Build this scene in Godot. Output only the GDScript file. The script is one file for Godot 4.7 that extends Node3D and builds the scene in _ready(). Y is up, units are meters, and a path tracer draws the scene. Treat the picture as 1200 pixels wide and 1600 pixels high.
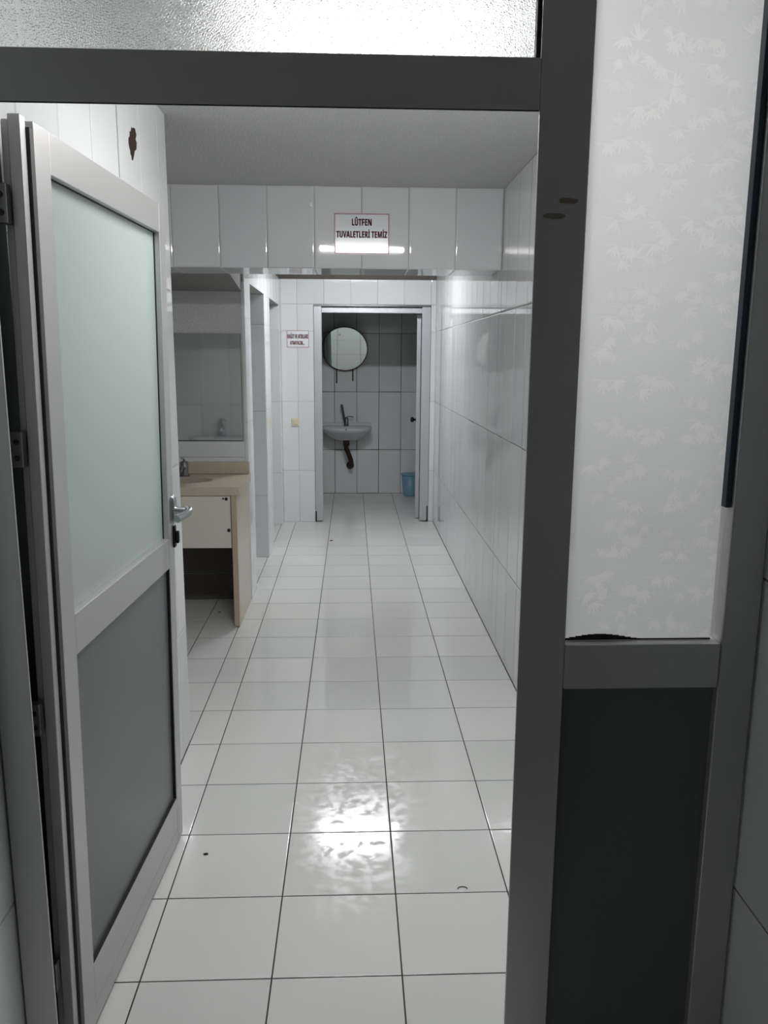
extends Node3D

# ---------------------------------------------------------------- helpers
var used := {}
var mesh_cache := {}
var rng := RandomNumberGenerator.new()
var M := {}

func numbered(called: String) -> String:
	var n: int = used.get(called, 0)
	used[called] = n + 1
	return called if n == 0 else "%s_%03d" % [called, n]

func thing(called: String, label: String, category: String, at := Vector3.ZERO, group := "", kind := "") -> Node3D:
	var o := Node3D.new()
	o.name = numbered(called)
	add_child(o)
	o.position = at
	o.set_meta("label", label)
	o.set_meta("category", category)
	if group != "":
		o.set_meta("group", group)
	if kind != "":
		o.set_meta("kind", kind)
	return o

func structure(called: String, label: String, category: String, at := Vector3.ZERO) -> Node3D:
	return thing(called, label, category, at, "", "structure")

func part(called: String, mesh: Mesh, mat: Material, parent: Node3D, at := Vector3.ZERO, turn := Vector3.ZERO) -> MeshInstance3D:
	var o := MeshInstance3D.new()
	var names: Dictionary = parent.get_meta("part_names") if parent.has_meta("part_names") else {}
	var n: int = names.get(called, 0)
	names[called] = n + 1
	parent.set_meta("part_names", names)
	o.name = called if n == 0 else "%s_%03d" % [called, n]
	o.mesh = mesh
	o.material_override = mat
	parent.add_child(o, true)
	o.position = at
	o.rotation = turn
	return o

func drop_helper_meta(o: Node) -> void:
	if o.has_meta("part_names"):
		o.remove_meta("part_names")
	for c in o.get_children():
		drop_helper_meta(c)

func new_st() -> SurfaceTool:
	var st := SurfaceTool.new()
	st.begin(Mesh.PRIMITIVE_TRIANGLES)
	return st

func tri(st: SurfaceTool, a: Vector3, b: Vector3, c: Vector3, na: Vector3, nb: Vector3, nc: Vector3) -> void:
	# front faces run clockwise
	if (b - a).cross(c - a).dot(na + nb + nc) > 0.0:
		var t := b
		b = c
		c = t
		var tn := nb
		nb = nc
		nc = tn
	st.set_normal(na)
	st.add_vertex(a)
	st.set_normal(nb)
	st.add_vertex(b)
	st.set_normal(nc)
	st.add_vertex(c)

func quad(st: SurfaceTool, a: Vector3, b: Vector3, c: Vector3, d: Vector3, n: Vector3) -> void:
	tri(st, a, b, c, n, n, n)
	tri(st, a, c, d, n, n, n)

func flat_quad(st: SurfaceTool, a: Vector3, b: Vector3, c: Vector3, d: Vector3, out: Vector3) -> void:
	var n := (b - a).cross(c - a).normalized()
	if n.dot(out) < 0:
		n = -n
	quad(st, a, b, c, d, n)

# a box from lo to hi with chamfered edges
func add_box(st: SurfaceTool, lo: Vector3, hi: Vector3, b := 0.0) -> void:
	var c := (lo + hi) / 2
	var h := (hi - lo) / 2
	b = minf(b, minf(h.x, minf(h.y, h.z)) * 0.9)
	for ax in 3:
		var u := (ax + 1) % 3
		var v := (ax + 2) % 3
		for s: float in [-1.0, 1.0]:
			var n := Vector3.ZERO
			n[ax] = s
			var ps := []
			for k: Array in [[-1, -1], [1, -1], [1, 1], [-1, 1]]:
				var p := Vector3.ZERO
				p[ax] = s * h[ax]
				p[u] = k[0] * (h[u] - b)
				p[v] = k[1] * (h[v] - b)
				ps.append(c + p)
			quad(st, ps[0], ps[1], ps[2], ps[3], n)
	if b <= 0.0:
		return
	for ax in 3:
		var u := (ax + 1) % 3
		var v := (ax + 2) % 3
		for su: float in [-1.0, 1.0]:
			for sv: float in [-1.0, 1.0]:
				var p1 := Vector3.ZERO
				var p2 := Vector3.ZERO
				p1[u] = su * h[u]
				p1[v] = sv * (h[v] - b)
				p2[u] = su * (h[u] - b)
				p2[v] = sv * h[v]
				var e := Vector3.ZERO
				e[ax] = h[ax] - b
				var n1 := Vector3.ZERO
				n1[u] = su
				var n2 := Vector3.ZERO
				n2[v] = sv
				tri(st, c + p1 - e, c + p1 + e, c + p2 + e, n1, n1, n2)
				tri(st, c + p1 - e, c + p2 + e, c + p2 - e, n1, n2, n2)
	for sx: float in [-1.0, 1.0]:
		for sy: float in [-1.0, 1.0]:
			for sz: float in [-1.0, 1.0]:
				var s := Vector3(sx, sy, sz)
				var a := c + s * Vector3(h.x, h.y - b, h.z - b)
				var d := c + s * Vector3(h.x - b, h.y, h.z - b)
				var f := c + s * Vector3(h.x - b, h.y - b, h.z)
				tri(st, a, d, f, Vector3(sx, 0, 0), Vector3(0, sy, 0), Vector3(0, 0, sz))

func box_mesh(lo: Vector3, hi: Vector3, b := 0.0) -> Mesh:
	var st := new_st()
	add_box(st, lo, hi, b)
	return st.commit()

func boxes_mesh(list: Array, b := 0.0) -> Mesh:
	var st := new_st()
	for k: Array in list:
		add_box(st, k[0], k[1], b)
	return st.commit()

# a glazed tile lying in x-y, its face towards +z, centred, with a rounded edge
func tile_mesh(w: float, h: float, t: float, b: float, drop: float) -> Mesh:
	var key := "%.3f %.3f %.3f %.4f" % [w, h, t, b]
	if mesh_cache.has(key):
		return mesh_cache[key]
	var st := new_st()
	var o := []
	var i := []
	var z := []
	var n := []
	for k: Array in [[-1, -1], [1, -1], [1, 1], [-1, 1]]:
		i.append(Vector3(k[0] * (w / 2 - b), k[1] * (h / 2 - b), t))
		o.append(Vector3(k[0] * w / 2, k[1] * h / 2, t - drop))
		z.append(Vector3(k[0] * w / 2, k[1] * h / 2, 0))
	for k: Vector3 in [Vector3(0, -1, 0), Vector3(1, 0, 0), Vector3(0, 1, 0), Vector3(-1, 0, 0)]:
		n.append(k)
	var up := Vector3(0, 0, 1)
	quad(st, i[0], i[1], i[2], i[3], up)
	for k in 4:
		var l := (k + 1) % 4
		var side: Vector3 = (n[k] * 0.42 + up).normalized()
		tri(st, i[k], i[l], o[l], up, up, side)
		tri(st, i[k], o[l], o[k], up, side, side)
		quad(st, o[k], o[l], z[l], z[k], n[k])
	var m := st.commit()
	mesh_cache[key] = m
	return m

# rows of points joined into a skin; rings closed, ends capped on request
func loft(rings: Array, cap_first := true, cap_last := true, smooth := 0) -> Mesh:
	var st := new_st()
	st.set_smooth_group(smooth)
	var n: int = rings[0].size()
	for r in rings.size() - 1:
		for k in n:
			var l := (k + 1) % n
			for p: Vector3 in [rings[r][k], rings[r + 1][l], rings[r][l], rings[r][k], rings[r + 1][k], rings[r + 1][l]]:
				st.add_vertex(p)
	st.set_smooth_group(smooth + 1 if smooth >= 0 else smooth)
	for e in 2:
		if (e == 0 and not cap_first) or (e == 1 and not cap_last):
			continue
		var ring: Array = rings[0] if e == 0 else rings[rings.size() - 1]
		var c := Vector3.ZERO
		for p: Vector3 in ring:
			c += p / n
		for k in n:
			var l := (k + 1) % n
			var f: Array = [c, ring[k], ring[l]] if e == 0 else [c, ring[l], ring[k]]
			for p: Vector3 in f:
				st.add_vertex(p)
	st.generate_normals()
	return st.commit()

func ring(c: Vector3, ax: Vector3, ay: Vector3, n := 16) -> Array:
	var out := []
	for k in n:
		var a := TAU * k / n
		out.append(c + ax * cos(a) + ay * sin(a))
	return out

func lathe(profile: Array, n := 24) -> Mesh:   # profile of [radius, y]
	var rings := []
	for p: Array in profile:
		rings.append(ring(Vector3(0, p[1], 0), Vector3(p[0], 0, 0), Vector3(0, 0, p[0]), n))
	return loft(rings)

func tube(path: Array, radii: Array, n := 12) -> Mesh:
	var rings := []
	var side := Vector3.ZERO
	for k in path.size():
		var d: Vector3 = (path[mini(k + 1, path.size() - 1)] - path[maxi(k - 1, 0)]).normalized()
		if side == Vector3.ZERO:
			side = d.cross(Vector3.UP if absf(d.y) < 0.9 else Vector3.RIGHT).normalized()
		side = (side - d * side.dot(d)).normalized()
		var r: float = radii[mini(k, radii.size() - 1)]
		rings.append(ring(path[k], side * r, d.cross(side) * r, n))
	return loft(rings)

func smooth_path(pts: Array, per := 6) -> Array:
	var c := Curve3D.new()
	for k in pts.size():
		var t: Vector3 = (pts[mini(k + 1, pts.size() - 1)] - pts[maxi(k - 1, 0)]) / 6.0
		c.add_point(pts[k], -t, t)
	var out := []
	for k in (pts.size() - 1) * per + 1:
		out.append(c.sample(k / per, float(k % per) / per) if k < (pts.size() - 1) * per else pts[pts.size() - 1])
	return out

# ---------------------------------------------------------------- textures and materials
func noise_image(size: int, freq: float, seed_: int, octaves := 4, kind := FastNoiseLite.TYPE_SIMPLEX_SMOOTH) -> Image:
	var f := FastNoiseLite.new()
	f.seed = seed_
	f.noise_type = kind
	f.frequency = freq
	f.fractal_octaves = octaves
	return f.get_seamless_image(size, size)

func grey_texture(img: Image, lo: float, hi: float) -> ImageTexture:
	var g := img.duplicate() as Image
	g.convert(Image.FORMAT_RGB8)
	var w := g.get_width()
	var data := g.get_data()
	for k in data.size():
		data[k] = int(clampf(lerpf(lo, hi, data[k] / 255.0), 0, 1) * 255)
	return ImageTexture.create_from_image(Image.create_from_data(w, w, false, Image.FORMAT_RGB8, data))

func plain(color: Color, rough := 0.5, metal := 0.0, spec := 0.5) -> StandardMaterial3D:
	var m := StandardMaterial3D.new()
	m.albedo_color = color
	m.roughness = rough
	m.metallic = metal
	m.metallic_specular = spec
	return m

func c8(r: int, g: int, b: int) -> Color:
	return Color(r / 255.0, g / 255.0, b / 255.0)

func triplanar(m: StandardMaterial3D, scale_: float) -> StandardMaterial3D:
	m.uv1_triplanar = true
	m.uv1_world_triplanar = true
	m.uv1_scale = Vector3.ONE * scale_
	return m

func glazed(color: Color, rough_tex: Texture2D, relief: Texture2D, scale_: float, depth: float) -> StandardMaterial3D:
	var m := plain(color, 1.0)
	m.roughness_texture = rough_tex
	m.heightmap_enabled = depth > 0
	if depth > 0:
		m.heightmap_texture = relief
		m.heightmap_scale = depth
	return triplanar(m, scale_)

func make_materials() -> void:
	var cloud := noise_image(512, 0.012, 3, 5)
	var fine := noise_image(512, 0.06, 9, 4)
	var wave := noise_image(512, 0.006, 21, 2)
	var streaks := noise_image(512, 0.035, 14, 5)
	var mixed := cloud.duplicate() as Image
	var md := mixed.get_data()
	var sd := streaks.get_data()
	for k in md.size():
		md[k] = int(0.45 * md[k] + 0.55 * sd[k])
	mixed = Image.create_from_data(512, 512, false, Image.FORMAT_L8, md)
	var smear := grey_texture(mixed, -0.06, 0.30)
	var gloss := grey_texture(cloud, 0.02, 0.06)
	var wave_t := grey_texture(wave, 0, 1)
	var fine_t := grey_texture(fine, 0, 1)
	# floor: three tones of the same white tile, a wet, smeared gloss
	M.floor_tile = []
	for c: Color in [c8(226, 227, 225), c8(222, 224, 222), c8(229, 230, 228)]:
		M.floor_tile.append(glazed(c, smear, wave_t, 1.3, 0.035))
	M.wall_tile = []
	for c: Color in [c8(228, 231, 232), c8(224, 228, 229), c8(231, 233, 234)]:
		M.wall_tile.append(glazed(c, gloss, wave_t, 0.7, 0.02))
	M.floor_grout = triplanar(plain(c8(62, 58, 55), 0.9), 3.0)
	M.wall_grout = plain(c8(178, 178, 174), 0.9)
	M.grey_grout = plain(c8(122, 121, 117), 0.9)
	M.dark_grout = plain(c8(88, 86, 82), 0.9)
	# rough painted plaster
	M.plaster = plain(c8(218, 219, 218), 0.85)
	M.plaster.albedo_texture = grey_texture(fine, 0.90, 1.0)
	M.plaster.heightmap_enabled = true
	M.plaster.heightmap_texture = fine_t
	M.plaster.heightmap_scale = 0.3
	triplanar(M.plaster, 2.2)
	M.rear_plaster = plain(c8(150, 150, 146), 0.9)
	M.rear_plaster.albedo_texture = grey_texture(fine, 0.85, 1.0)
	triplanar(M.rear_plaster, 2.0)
	M.cement = plain(c8(112, 107, 101), 0.9)  # also laid under the worktop, where its dark tone replaces shade
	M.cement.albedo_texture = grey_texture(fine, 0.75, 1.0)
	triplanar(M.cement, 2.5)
	M.masonry = plain(c8(74, 50, 42), 0.95)
	M.masonry.heightmap_enabled = true
	M.masonry.heightmap_texture = fine_t
	M.masonry.heightmap_scale = 1.0
	triplanar(M.masonry, 12.0)
	# aluminium, anodised and a little dull
	M.aluminium = plain(c8(196, 196, 196), 0.46, 0.75)
	M.old_aluminium = plain(c8(196, 200, 203), 0.4, 0.45)
	M.panel = plain(c8(102, 106, 107), 0.32)
	M.panel.albedo_texture = grey_texture(fine, 0.93, 1.0)
	triplanar(M.panel, 3.0)
	M.gasket = plain(c8(24, 24, 26), 0.6)
	M.blue_gasket = plain(c8(30, 52, 66), 0.5)
	M.seal = plain(c8(74, 72, 72), 0.6)
	M.black = plain(c8(16, 16, 17), 0.4)
	M.steel = plain(c8(170, 173, 176), 0.3, 0.9)
	M.chrome = plain(c8(205, 208, 212), 0.12, 1.0)
	M.dull_chrome = plain(c8(120, 122, 124), 0.3, 0.9)
	M.mirror = plain(c8(205, 216, 210), 0.02, 1.0)
	M.mirror_dusty = plain(c8(208, 214, 210), 0.05, 1.0)
	M.ceramic = plain(c8(216, 219, 222), 0.15)
	M.beige = plain(c8(206, 196, 174), 0.25)
	M.beige.albedo_texture = grey_texture(fine, 0.94, 1.0)
	triplanar(M.beige, 3.0)
	M.beige_edge = plain(c8(186, 172, 146), 0.45)
	M.cream = plain(c8(222, 217, 203), 0.45)
	M.cream_switch = plain(c8(226, 216, 186), 0.35)
	M.sign = plain(c8(236, 239, 243), 0.12)
	M.red = plain(c8(150, 34, 44), 0.4)
	M.rust = plain(c8(70, 46, 34), 0.8)
	M.rust.albedo_texture = grey_texture(fine, 0.5, 1.0)
	triplanar(M.rust, 14.0)
	M.blue_plastic = plain(c8(126, 168, 186), 0.4)
	M.crumb = plain(c8(52, 46, 42), 0.9)
	M.tape = plain(c8(128, 120, 104), 0.6)
	M.white_metal = plain(c8(232, 233, 234), 0.5)
	# rippled glass of the transom, sandblasted glass of the door, and the pane behind the printed film
	M.rippled_glass = plain(Color(0.97, 0.98, 0.98, 0.02), 0.2)
	M.rippled_glass.transparency = BaseMaterial3D.TRANSPARENCY_ALPHA
	M.rippled_glass.refraction_enabled = true
	M.rippled_glass.refraction_scale = 0.05
	M.rippled_glass.heightmap_enabled = true
	M.rippled_glass.heightmap_texture = fine_t
	M.rippled_glass.heightmap_scale = 0.12
	triplanar(M.rippled_glass, 7.0)
	M.frosted_glass = plain(Color(0.88, 0.93, 0.915, 0.40), 0.42)
	M.frosted_glass.transparency = BaseMaterial3D.TRANSPARENCY_ALPHA
	M.frosted_glass.refraction_enabled = true
	M.frosted_glass.refraction_scale = 0.05
	M.sheet_glass = plain(Color(0.98, 0.99, 0.99, 0.03), 0.05)
	M.sheet_glass.transparency = BaseMaterial3D.TRANSPARENCY_ALPHA
	M.film = plain(Color(1, 1, 1), 0.55)
	M.film.albedo_texture = leaf_film()
	M.film.transparency = BaseMaterial3D.TRANSPARENCY_ALPHA
	M.film.backlight_enabled = true
	M.film.backlight = Color(1, 1, 1)
	M.glow = plain(c8(255, 255, 255), 0.5)
	M.glow.emission_enabled = true
	M.glow.emission = Color(0.985, 0.995, 1.0)
	M.glow.emission_energy_multiplier = 120.0

# the film's print: slender leaves in fans on thin twigs, denser white than the frosted ground
func leaf_film() -> ImageTexture:
	var w := 420
	var h := 1900
	var ground := 0.0
	var a := PackedFloat32Array()
	a.resize(w * h)
	a.fill(ground)
	var r := RandomNumberGenerator.new()
	r.seed = 77
	var stamp := func(p: Vector2, dir: float, length: float, width: float, strength: float) -> void:
		var d := Vector2(cos(dir), sin(dir))
		var x0 := int(minf(p.x, p.x + d.x * length) - width - 2)
		var x1 := int(maxf(p.x, p.x + d.x * length) + width + 2)
		var y0 := int(minf(p.y, p.y + d.y * length) - width - 2)
		var y1 := int(maxf(p.y, p.y + d.y * length) + width + 2)
		for y in range(maxi(y0, 0), mini(y1, h - 1) + 1):
			for x in range(maxi(x0, 0), mini(x1, w - 1) + 1):
				var q := Vector2(x, y) - p
				var t := q.dot(d) / length
				if t < 0.0 or t > 1.0:
					continue
				var half := width * sin(PI * pow(t, 0.75))
				var off := absf(q.cross(d))
				if off < half:
					var k := y * w + x
					a[k] = maxf(a[k], lerpf(ground, strength, clampf((half - off) * 1.2, 0, 1)))
	for row in 38:
		for col in 4:
			var p := Vector2((col + r.randf_range(0.1, 0.9)) * w / 4.0, (row + r.randf_range(0.1, 0.9)) * h / 38.0)
			var s := r.randf_range(0.35, 0.99)
			var heading := r.randf_range(-0.5, 0.5)
			var twig := p
			var bend := heading
			for k in 14:
				var q := twig + Vector2(cos(bend), sin(bend)) * 7.0
				stamp.call(twig, bend, 9.0, 1.6, s)
				twig = q
				bend += r.randf_range(-0.25, 0.25)
				if k % 5 == 4:
					var base := bend + PI / 2 * (1 if r.randf() < 0.75 else -1)
					var n := r.randi_range(4, 6)
					for l in n:
						stamp.call(twig, base + (l - (n - 1) / 2.0) * 0.42 + r.randf_range(-0.08, 0.08), r.randf_range(24, 42), r.randf_range(3.0, 4.6), s)
	var img := Image.create(w, h, false, Image.FORMAT_RGBA8)
	for y in h:
		for x in w:
			var k := a[y * w + x]
			img.set_pixel(x, y, Color(lerpf(0.96, 1.0, k), lerpf(0.968, 1.0, k), lerpf(0.968, 1.0, k), lerpf(0.96, 1.0, k)))
	return ImageTexture.create_from_image(img)

# ---------------------------------------------------------------- tiled surfaces
# lays tiles on a plane: origin + u * U + v * V, faces towards U x V; cuts are the lines between tiles
func lay(parent: Node3D, origin: Vector3, U: Vector3, V: Vector3, us: Array, vs: Array, mats: Array, joint: float, called := "tile", t := 0.008, bevel := 0.007, drop := 0.0011, tilt := 0.0010) -> void:
	var N := U.cross(V)
	for i in us.size() - 1:
		for j in vs.size() - 1:
			var w: float = us[i + 1] - us[i] - joint
			var h: float = vs[j + 1] - vs[j] - joint
			if w < 0.008 or h < 0.008:
				continue
			var o := part(called, tile_mesh(w, h, t, bevel, drop), mats[rng.randi() % mats.size()], parent)
			var b := Basis(U, V, N) * Basis.from_euler(Vector3(rng.randf_range(-tilt, tilt), rng.randf_range(-tilt, tilt), 0))
			o.transform = Transform3D(b, origin + U * (us[i] + us[i + 1]) / 2 + V * (vs[j] + vs[j + 1]) / 2 - N * (t + rng.randf_range(0.0, 0.0004)))

# the lines lo, phase + k * step ..., hi
func cuts(lo: float, hi: float, phase: float, step: float) -> Array:
	var out := [lo]
	var k := ceili((lo - phase) / step + 0.06)
	while phase + k * step < hi - 0.06 * step:
		out.append(phase + k * step)
		k += 1
	out.append(hi)
	return out

const LX := -0.48        # face of the left wall
const RX := 1.03         # face of the right wall
const SX := -0.464       # face of the stall fronts
const CEIL := 2.51
const REAR := 2.60
const ROWS := [0.0, 0.515, 1.197, 1.868]

func _ready() -> void:
	rng.seed = 5
	# ------------------------------------------------------------ camera, sky, exposure
	var cam := Camera3D.new()
	cam.name = "camera"
	add_child(cam)
	cam.position = Vector3(0.2164, 1.6229, 0.0)
	cam.rotation_order = EULER_ORDER_YXZ
	cam.rotation = Vector3(-0.18973, -0.040285, 0.005418)
	cam.fov = rad_to_deg(2.0 * atan(800.0 / 1257.67))
	cam.near = 0.02
	cam.current = true
	var we := WorldEnvironment.new()
	we.name = "environment"
	var env := Environment.new()
	env.background_mode = Environment.BG_COLOR
	env.background_color = Color(1.0, 0.99, 0.96)
	env.background_energy_multiplier = 0.09
	env.tonemap_mode = Environment.TONE_MAPPER_LINEAR
	env.tonemap_exposure = 1.0
	env.sdfgi_enabled = true
	env.ssao_enabled = true
	env.ssil_enabled = true
	we.environment = env
	add_child(we)
	make_materials()
	# ------------------------------------------------------------ structure
	build_floor()
	build_ceiling()
	build_wall_right()
	build_wall_left()
	build_beam()
	build_alcove_walls()
	build_stall_walls()
	build_end_wall()
	build_back_room()
	# ------------------------------------------------------------ lamps
	batten_light(Vector3(0.30, 2.47, -2.32), CEIL, 110.0, 1.0, Color(1.0, 0.99, 0.985), "white fluorescent batten on the front ceiling, seen bright through the rippled transom")
	batten_light(Vector3(0.27, 2.50, -6.43), REAR, 176.0, 1.3, Color(0.99, 0.99, 1.0), "white fluorescent batten on the rear ceiling, hidden behind the tiled beam")
	# ------------------------------------------------------------ objects, large to small
	build_partition()
	build_door()
	build_rear_door()
	build_vanity()
	build_back_room_things()
	build_signs()
	build_small_things()
	for c in get_children():
		drop_helper_meta(c)

# ---------------------------------------------------------------- the setting
func build_floor() -> void:
	var f := structure("floor", "white glossy floor tiles with dark joints running down the corridor", "floor")
	part("screed", box_mesh(Vector3(-1.75, -0.12, -9.85), Vector3(RX + 0.15, -0.0022, 2.6)), M.floor_grout, f)
	var us := [LX, -0.3475, 0.0, 0.3475, 0.695, RX]
	var rows := []
	for r in range(-1, 6):
		rows.append(1.878 - 0.333 * r)
	var U := Vector3(1, 0, 0)
	var V := Vector3(0, 0, -1)
	lay(f, Vector3.ZERO, U, V, us, cuts(0.55, 9.66, 1.878, 0.333), M.floor_tile, 0.0042, "floor_tile", 0.009, 0.003, 0.0008, 0.0009)
	lay(f, Vector3.ZERO, U, V, [-1.39, -1.0425, -0.695, LX], cuts(3.25, 7.94, 1.878, 0.333), M.floor_tile, 0.0042, "floor_tile", 0.009, 0.003, 0.0008, 0.0009)

func build_ceiling() -> void:
	var c := structure("ceiling", "grey-white rough plastered ceiling in front of the beam", "ceiling")
	part("plaster", box_mesh(Vector3(-0.62, CEIL, -4.52), Vector3(RX + 0.15, CEIL + 0.14, 2.6)), M.plaster, c)
	part("plaster", box_mesh(Vector3(-1.75, CEIL, -4.52), Vector3(-0.62, CEIL + 0.14, -3.1)), M.plaster, c)
	var d := structure("ceiling", "dull plastered ceiling behind the tiled beam, above the stalls", "ceiling")
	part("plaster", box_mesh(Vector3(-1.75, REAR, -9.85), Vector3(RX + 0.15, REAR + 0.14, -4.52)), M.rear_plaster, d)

func build_wall_right() -> void:
	var w := structure("wall_right", "long right wall of tall white glossy tiles", "wall")
	part("backing", box_mesh(Vector3(RX + 0.0012, 0, -9.85), Vector3(RX + 0.15, REAR, 2.6)), M.grey_grout, w)
	# faces -x: U runs towards +z, V up
	lay(w, Vector3(RX, 0, 0), Vector3(0, 0, 1), Vector3(0, 1, 0), cuts(-4.5, -0.2, -4.085, 0.257), [0.0, 0.515, 1.197, 1.868, CEIL], M.wall_tile, 0.0022)
	lay(w, Vector3(RX, 0, 0), Vector3(0, 0, 1), Vector3(0, 1, 0), cuts(-8.0, -4.5, -4.085, 0.257), [0.0, 0.515, 1.197, 1.868, REAR], M.wall_tile, 0.0022)

func build_wall_left() -> void:
	var w := structure("wall_left", "near left wall of tall white glossy tiles behind the open door", "wall")
	part("backing", box_mesh(Vector3(LX - 0.14, 0, -3.24), Vector3(LX - 0.0012, CEIL, 2.6)), M.wall_grout, w)
	var us := cuts(-3.25, 0.5, -2.085, 0.257)
	# the tile with the hole is laid by itself
	var hole_lo := -2.856
	var hole_hi := -2.599
	var left := []
	var right := []
	for u: float in us:
		if u <= hole_lo + 0.001:
			left.append(u)
		if u >= hole_hi - 0.001:
			right.append(u)
	# faces +x: U runs towards +z and U x V = (0,0,1) x (0,1,0) = -x, so U is -z and the lines are negated
	var neg := func(a: Array) -> Array:
		var out := []
		for k in range(a.size() - 1, -1, -1):
			out.append(-a[k])
		return out
	var O := Vector3(LX, 0, 0)
	var U := Vector3(0, 0, -1)
	var V := Vector3(0, 1, 0)
	for piece: Array in [left, right]:
		lay_plus_x(w, LX, piece, [0.0, 0.515, 1.197, 1.868, CEIL])
	lay_plus_x(w, LX, [hole_lo, hole_hi], [0.0, 0.515, 1.197, 1.868])
	# tile broken open: a ring of glaze round a ragged hole, brown masonry behind
	var st := new_st()
	var r := RandomNumberGenerator.new()
	r.seed = 4
	var cz := -2.772
	var cy := 2.292
	var n := 28
	var inner := []
	var outer := []
	var bottom := []
	for k in n:
		var a := TAU * k / n
		var rad := 1.0 + r.randf_range(-0.2, 0.2)
		inner.append(Vector3(LX, cy + sin(a) * 0.050 * rad, cz + (cos(a) * 0.044 - sin(a) * 0.020) * rad))
		bottom.append(inner[k] + Vector3(-0.03, 0, 0))
		var d := Vector2(cos(a), sin(a))
		var z0 := hole_lo + 0.0011
		var z1 := hole_hi - 0.0011
		var y0 := 1.8691
		var y1 := CEIL - 0.0011
		var tx := ((z1 if d.x > 0 else z0) - cz) / (d.x if absf(d.x) > 1e-6 else 1e-6)
		var ty := ((y1 if d.y > 0 else y0) - cy) / (d.y if absf(d.y) > 1e-6 else 1e-6)
		var t := minf(absf(tx), absf(ty))
		outer.append(Vector3(LX, cy + d.y * t, cz + d.x * t))
	var X := Vector3(1, 0, 0)
	for k in n:
		var l := (k + 1) % n
		quad(st, inner[k], inner[l], outer[l], outer[k], X)
		# square off the corners that the fan cuts
		var a: Vector3 = outer[k]
		var b: Vector3 = outer[l]
		if absf(a.y - b.y) > 1e-5 and absf(a.z - b.z) > 1e-5:
			var corner := Vector3(LX, maxf(a.y, b.y) if a.y > cy else minf(a.y, b.y), maxf(a.z, b.z) if a.z > cz else minf(a.z, b.z))
			tri(st, a, b, corner, X, X, X)
		flat_quad(st, inner[k], inner[l], bottom[l], bottom[k], Vector3(0, cy, cz) - Vector3(0, inner[k].y, inner[k].z))
	part("broken_tile", st.commit(), M.wall_tile[0], w)
	# what shows inside the hole
	var bowl := []
	for s: Array in [[1.0, -0.0011], [0.9, -0.0010], [0.0, -0.0008]]:
		var rg := []
		for k in n:
			var p: Vector3 = inner[k]
			rg.append(Vector3(LX + s[1], cy + (p.y - cy) * s[0], cz + (p.z - cz) * s[0]))
		bowl.append(rg)
	part("masonry", loft(bowl, false, false), M.masonry, w)
	# the wall's end, towards the washing niche
	part("edge_bead", box_mesh(Vector3(LX - 0.14, 0, -3.252), Vector3(LX, CEIL, -3.2405), 0.002), M.wall_tile[2], w)

# tiles on a plane x = const facing +x, zs rising
func lay_plus_x(parent: Node3D, x: float, zs: Array, ys: Array) -> void:
	var us := []
	for k in range(zs.size() - 1, -1, -1):
		us.append(-zs[k])
	# U = -z, V = +y gives U x V = (0,0,-1) x (0,1,0) = (1,0,0)
	lay(parent, Vector3(x, 0, 0), Vector3(0, 0, -1), Vector3(0, 1, 0), us, ys, M.wall_tile, 0.0022)

func build_beam() -> void:
	var b := structure("wall_beam", "tiled beam across the corridor carrying the toilet sign", "beam")
	part("backing", box_mesh(Vector3(-1.75, 2.0912, -4.8388), Vector3(RX + 0.0, REAR, -4.5012)), M.wall_grout, b)
	var us := cuts(-1.6, RX - 0.003, 0.02, 0.2515)
	lay(b, Vector3(0, 0, -4.5), Vector3(1, 0, 0), Vector3(0, 1, 0), us, [2.09, CEIL - 0.001], M.wall_tile, 0.0018, "tile", 0.008, 0.010, 0.0011)
	# underside, facing down
	lay(b, Vector3(0, 2.09, 0), Vector3(1, 0, 0), Vector3(0, 0, 1), us, [-4.84, -4.503], M.wall_tile, 0.0022)
	for c in b.get_children():
		pass

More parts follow.
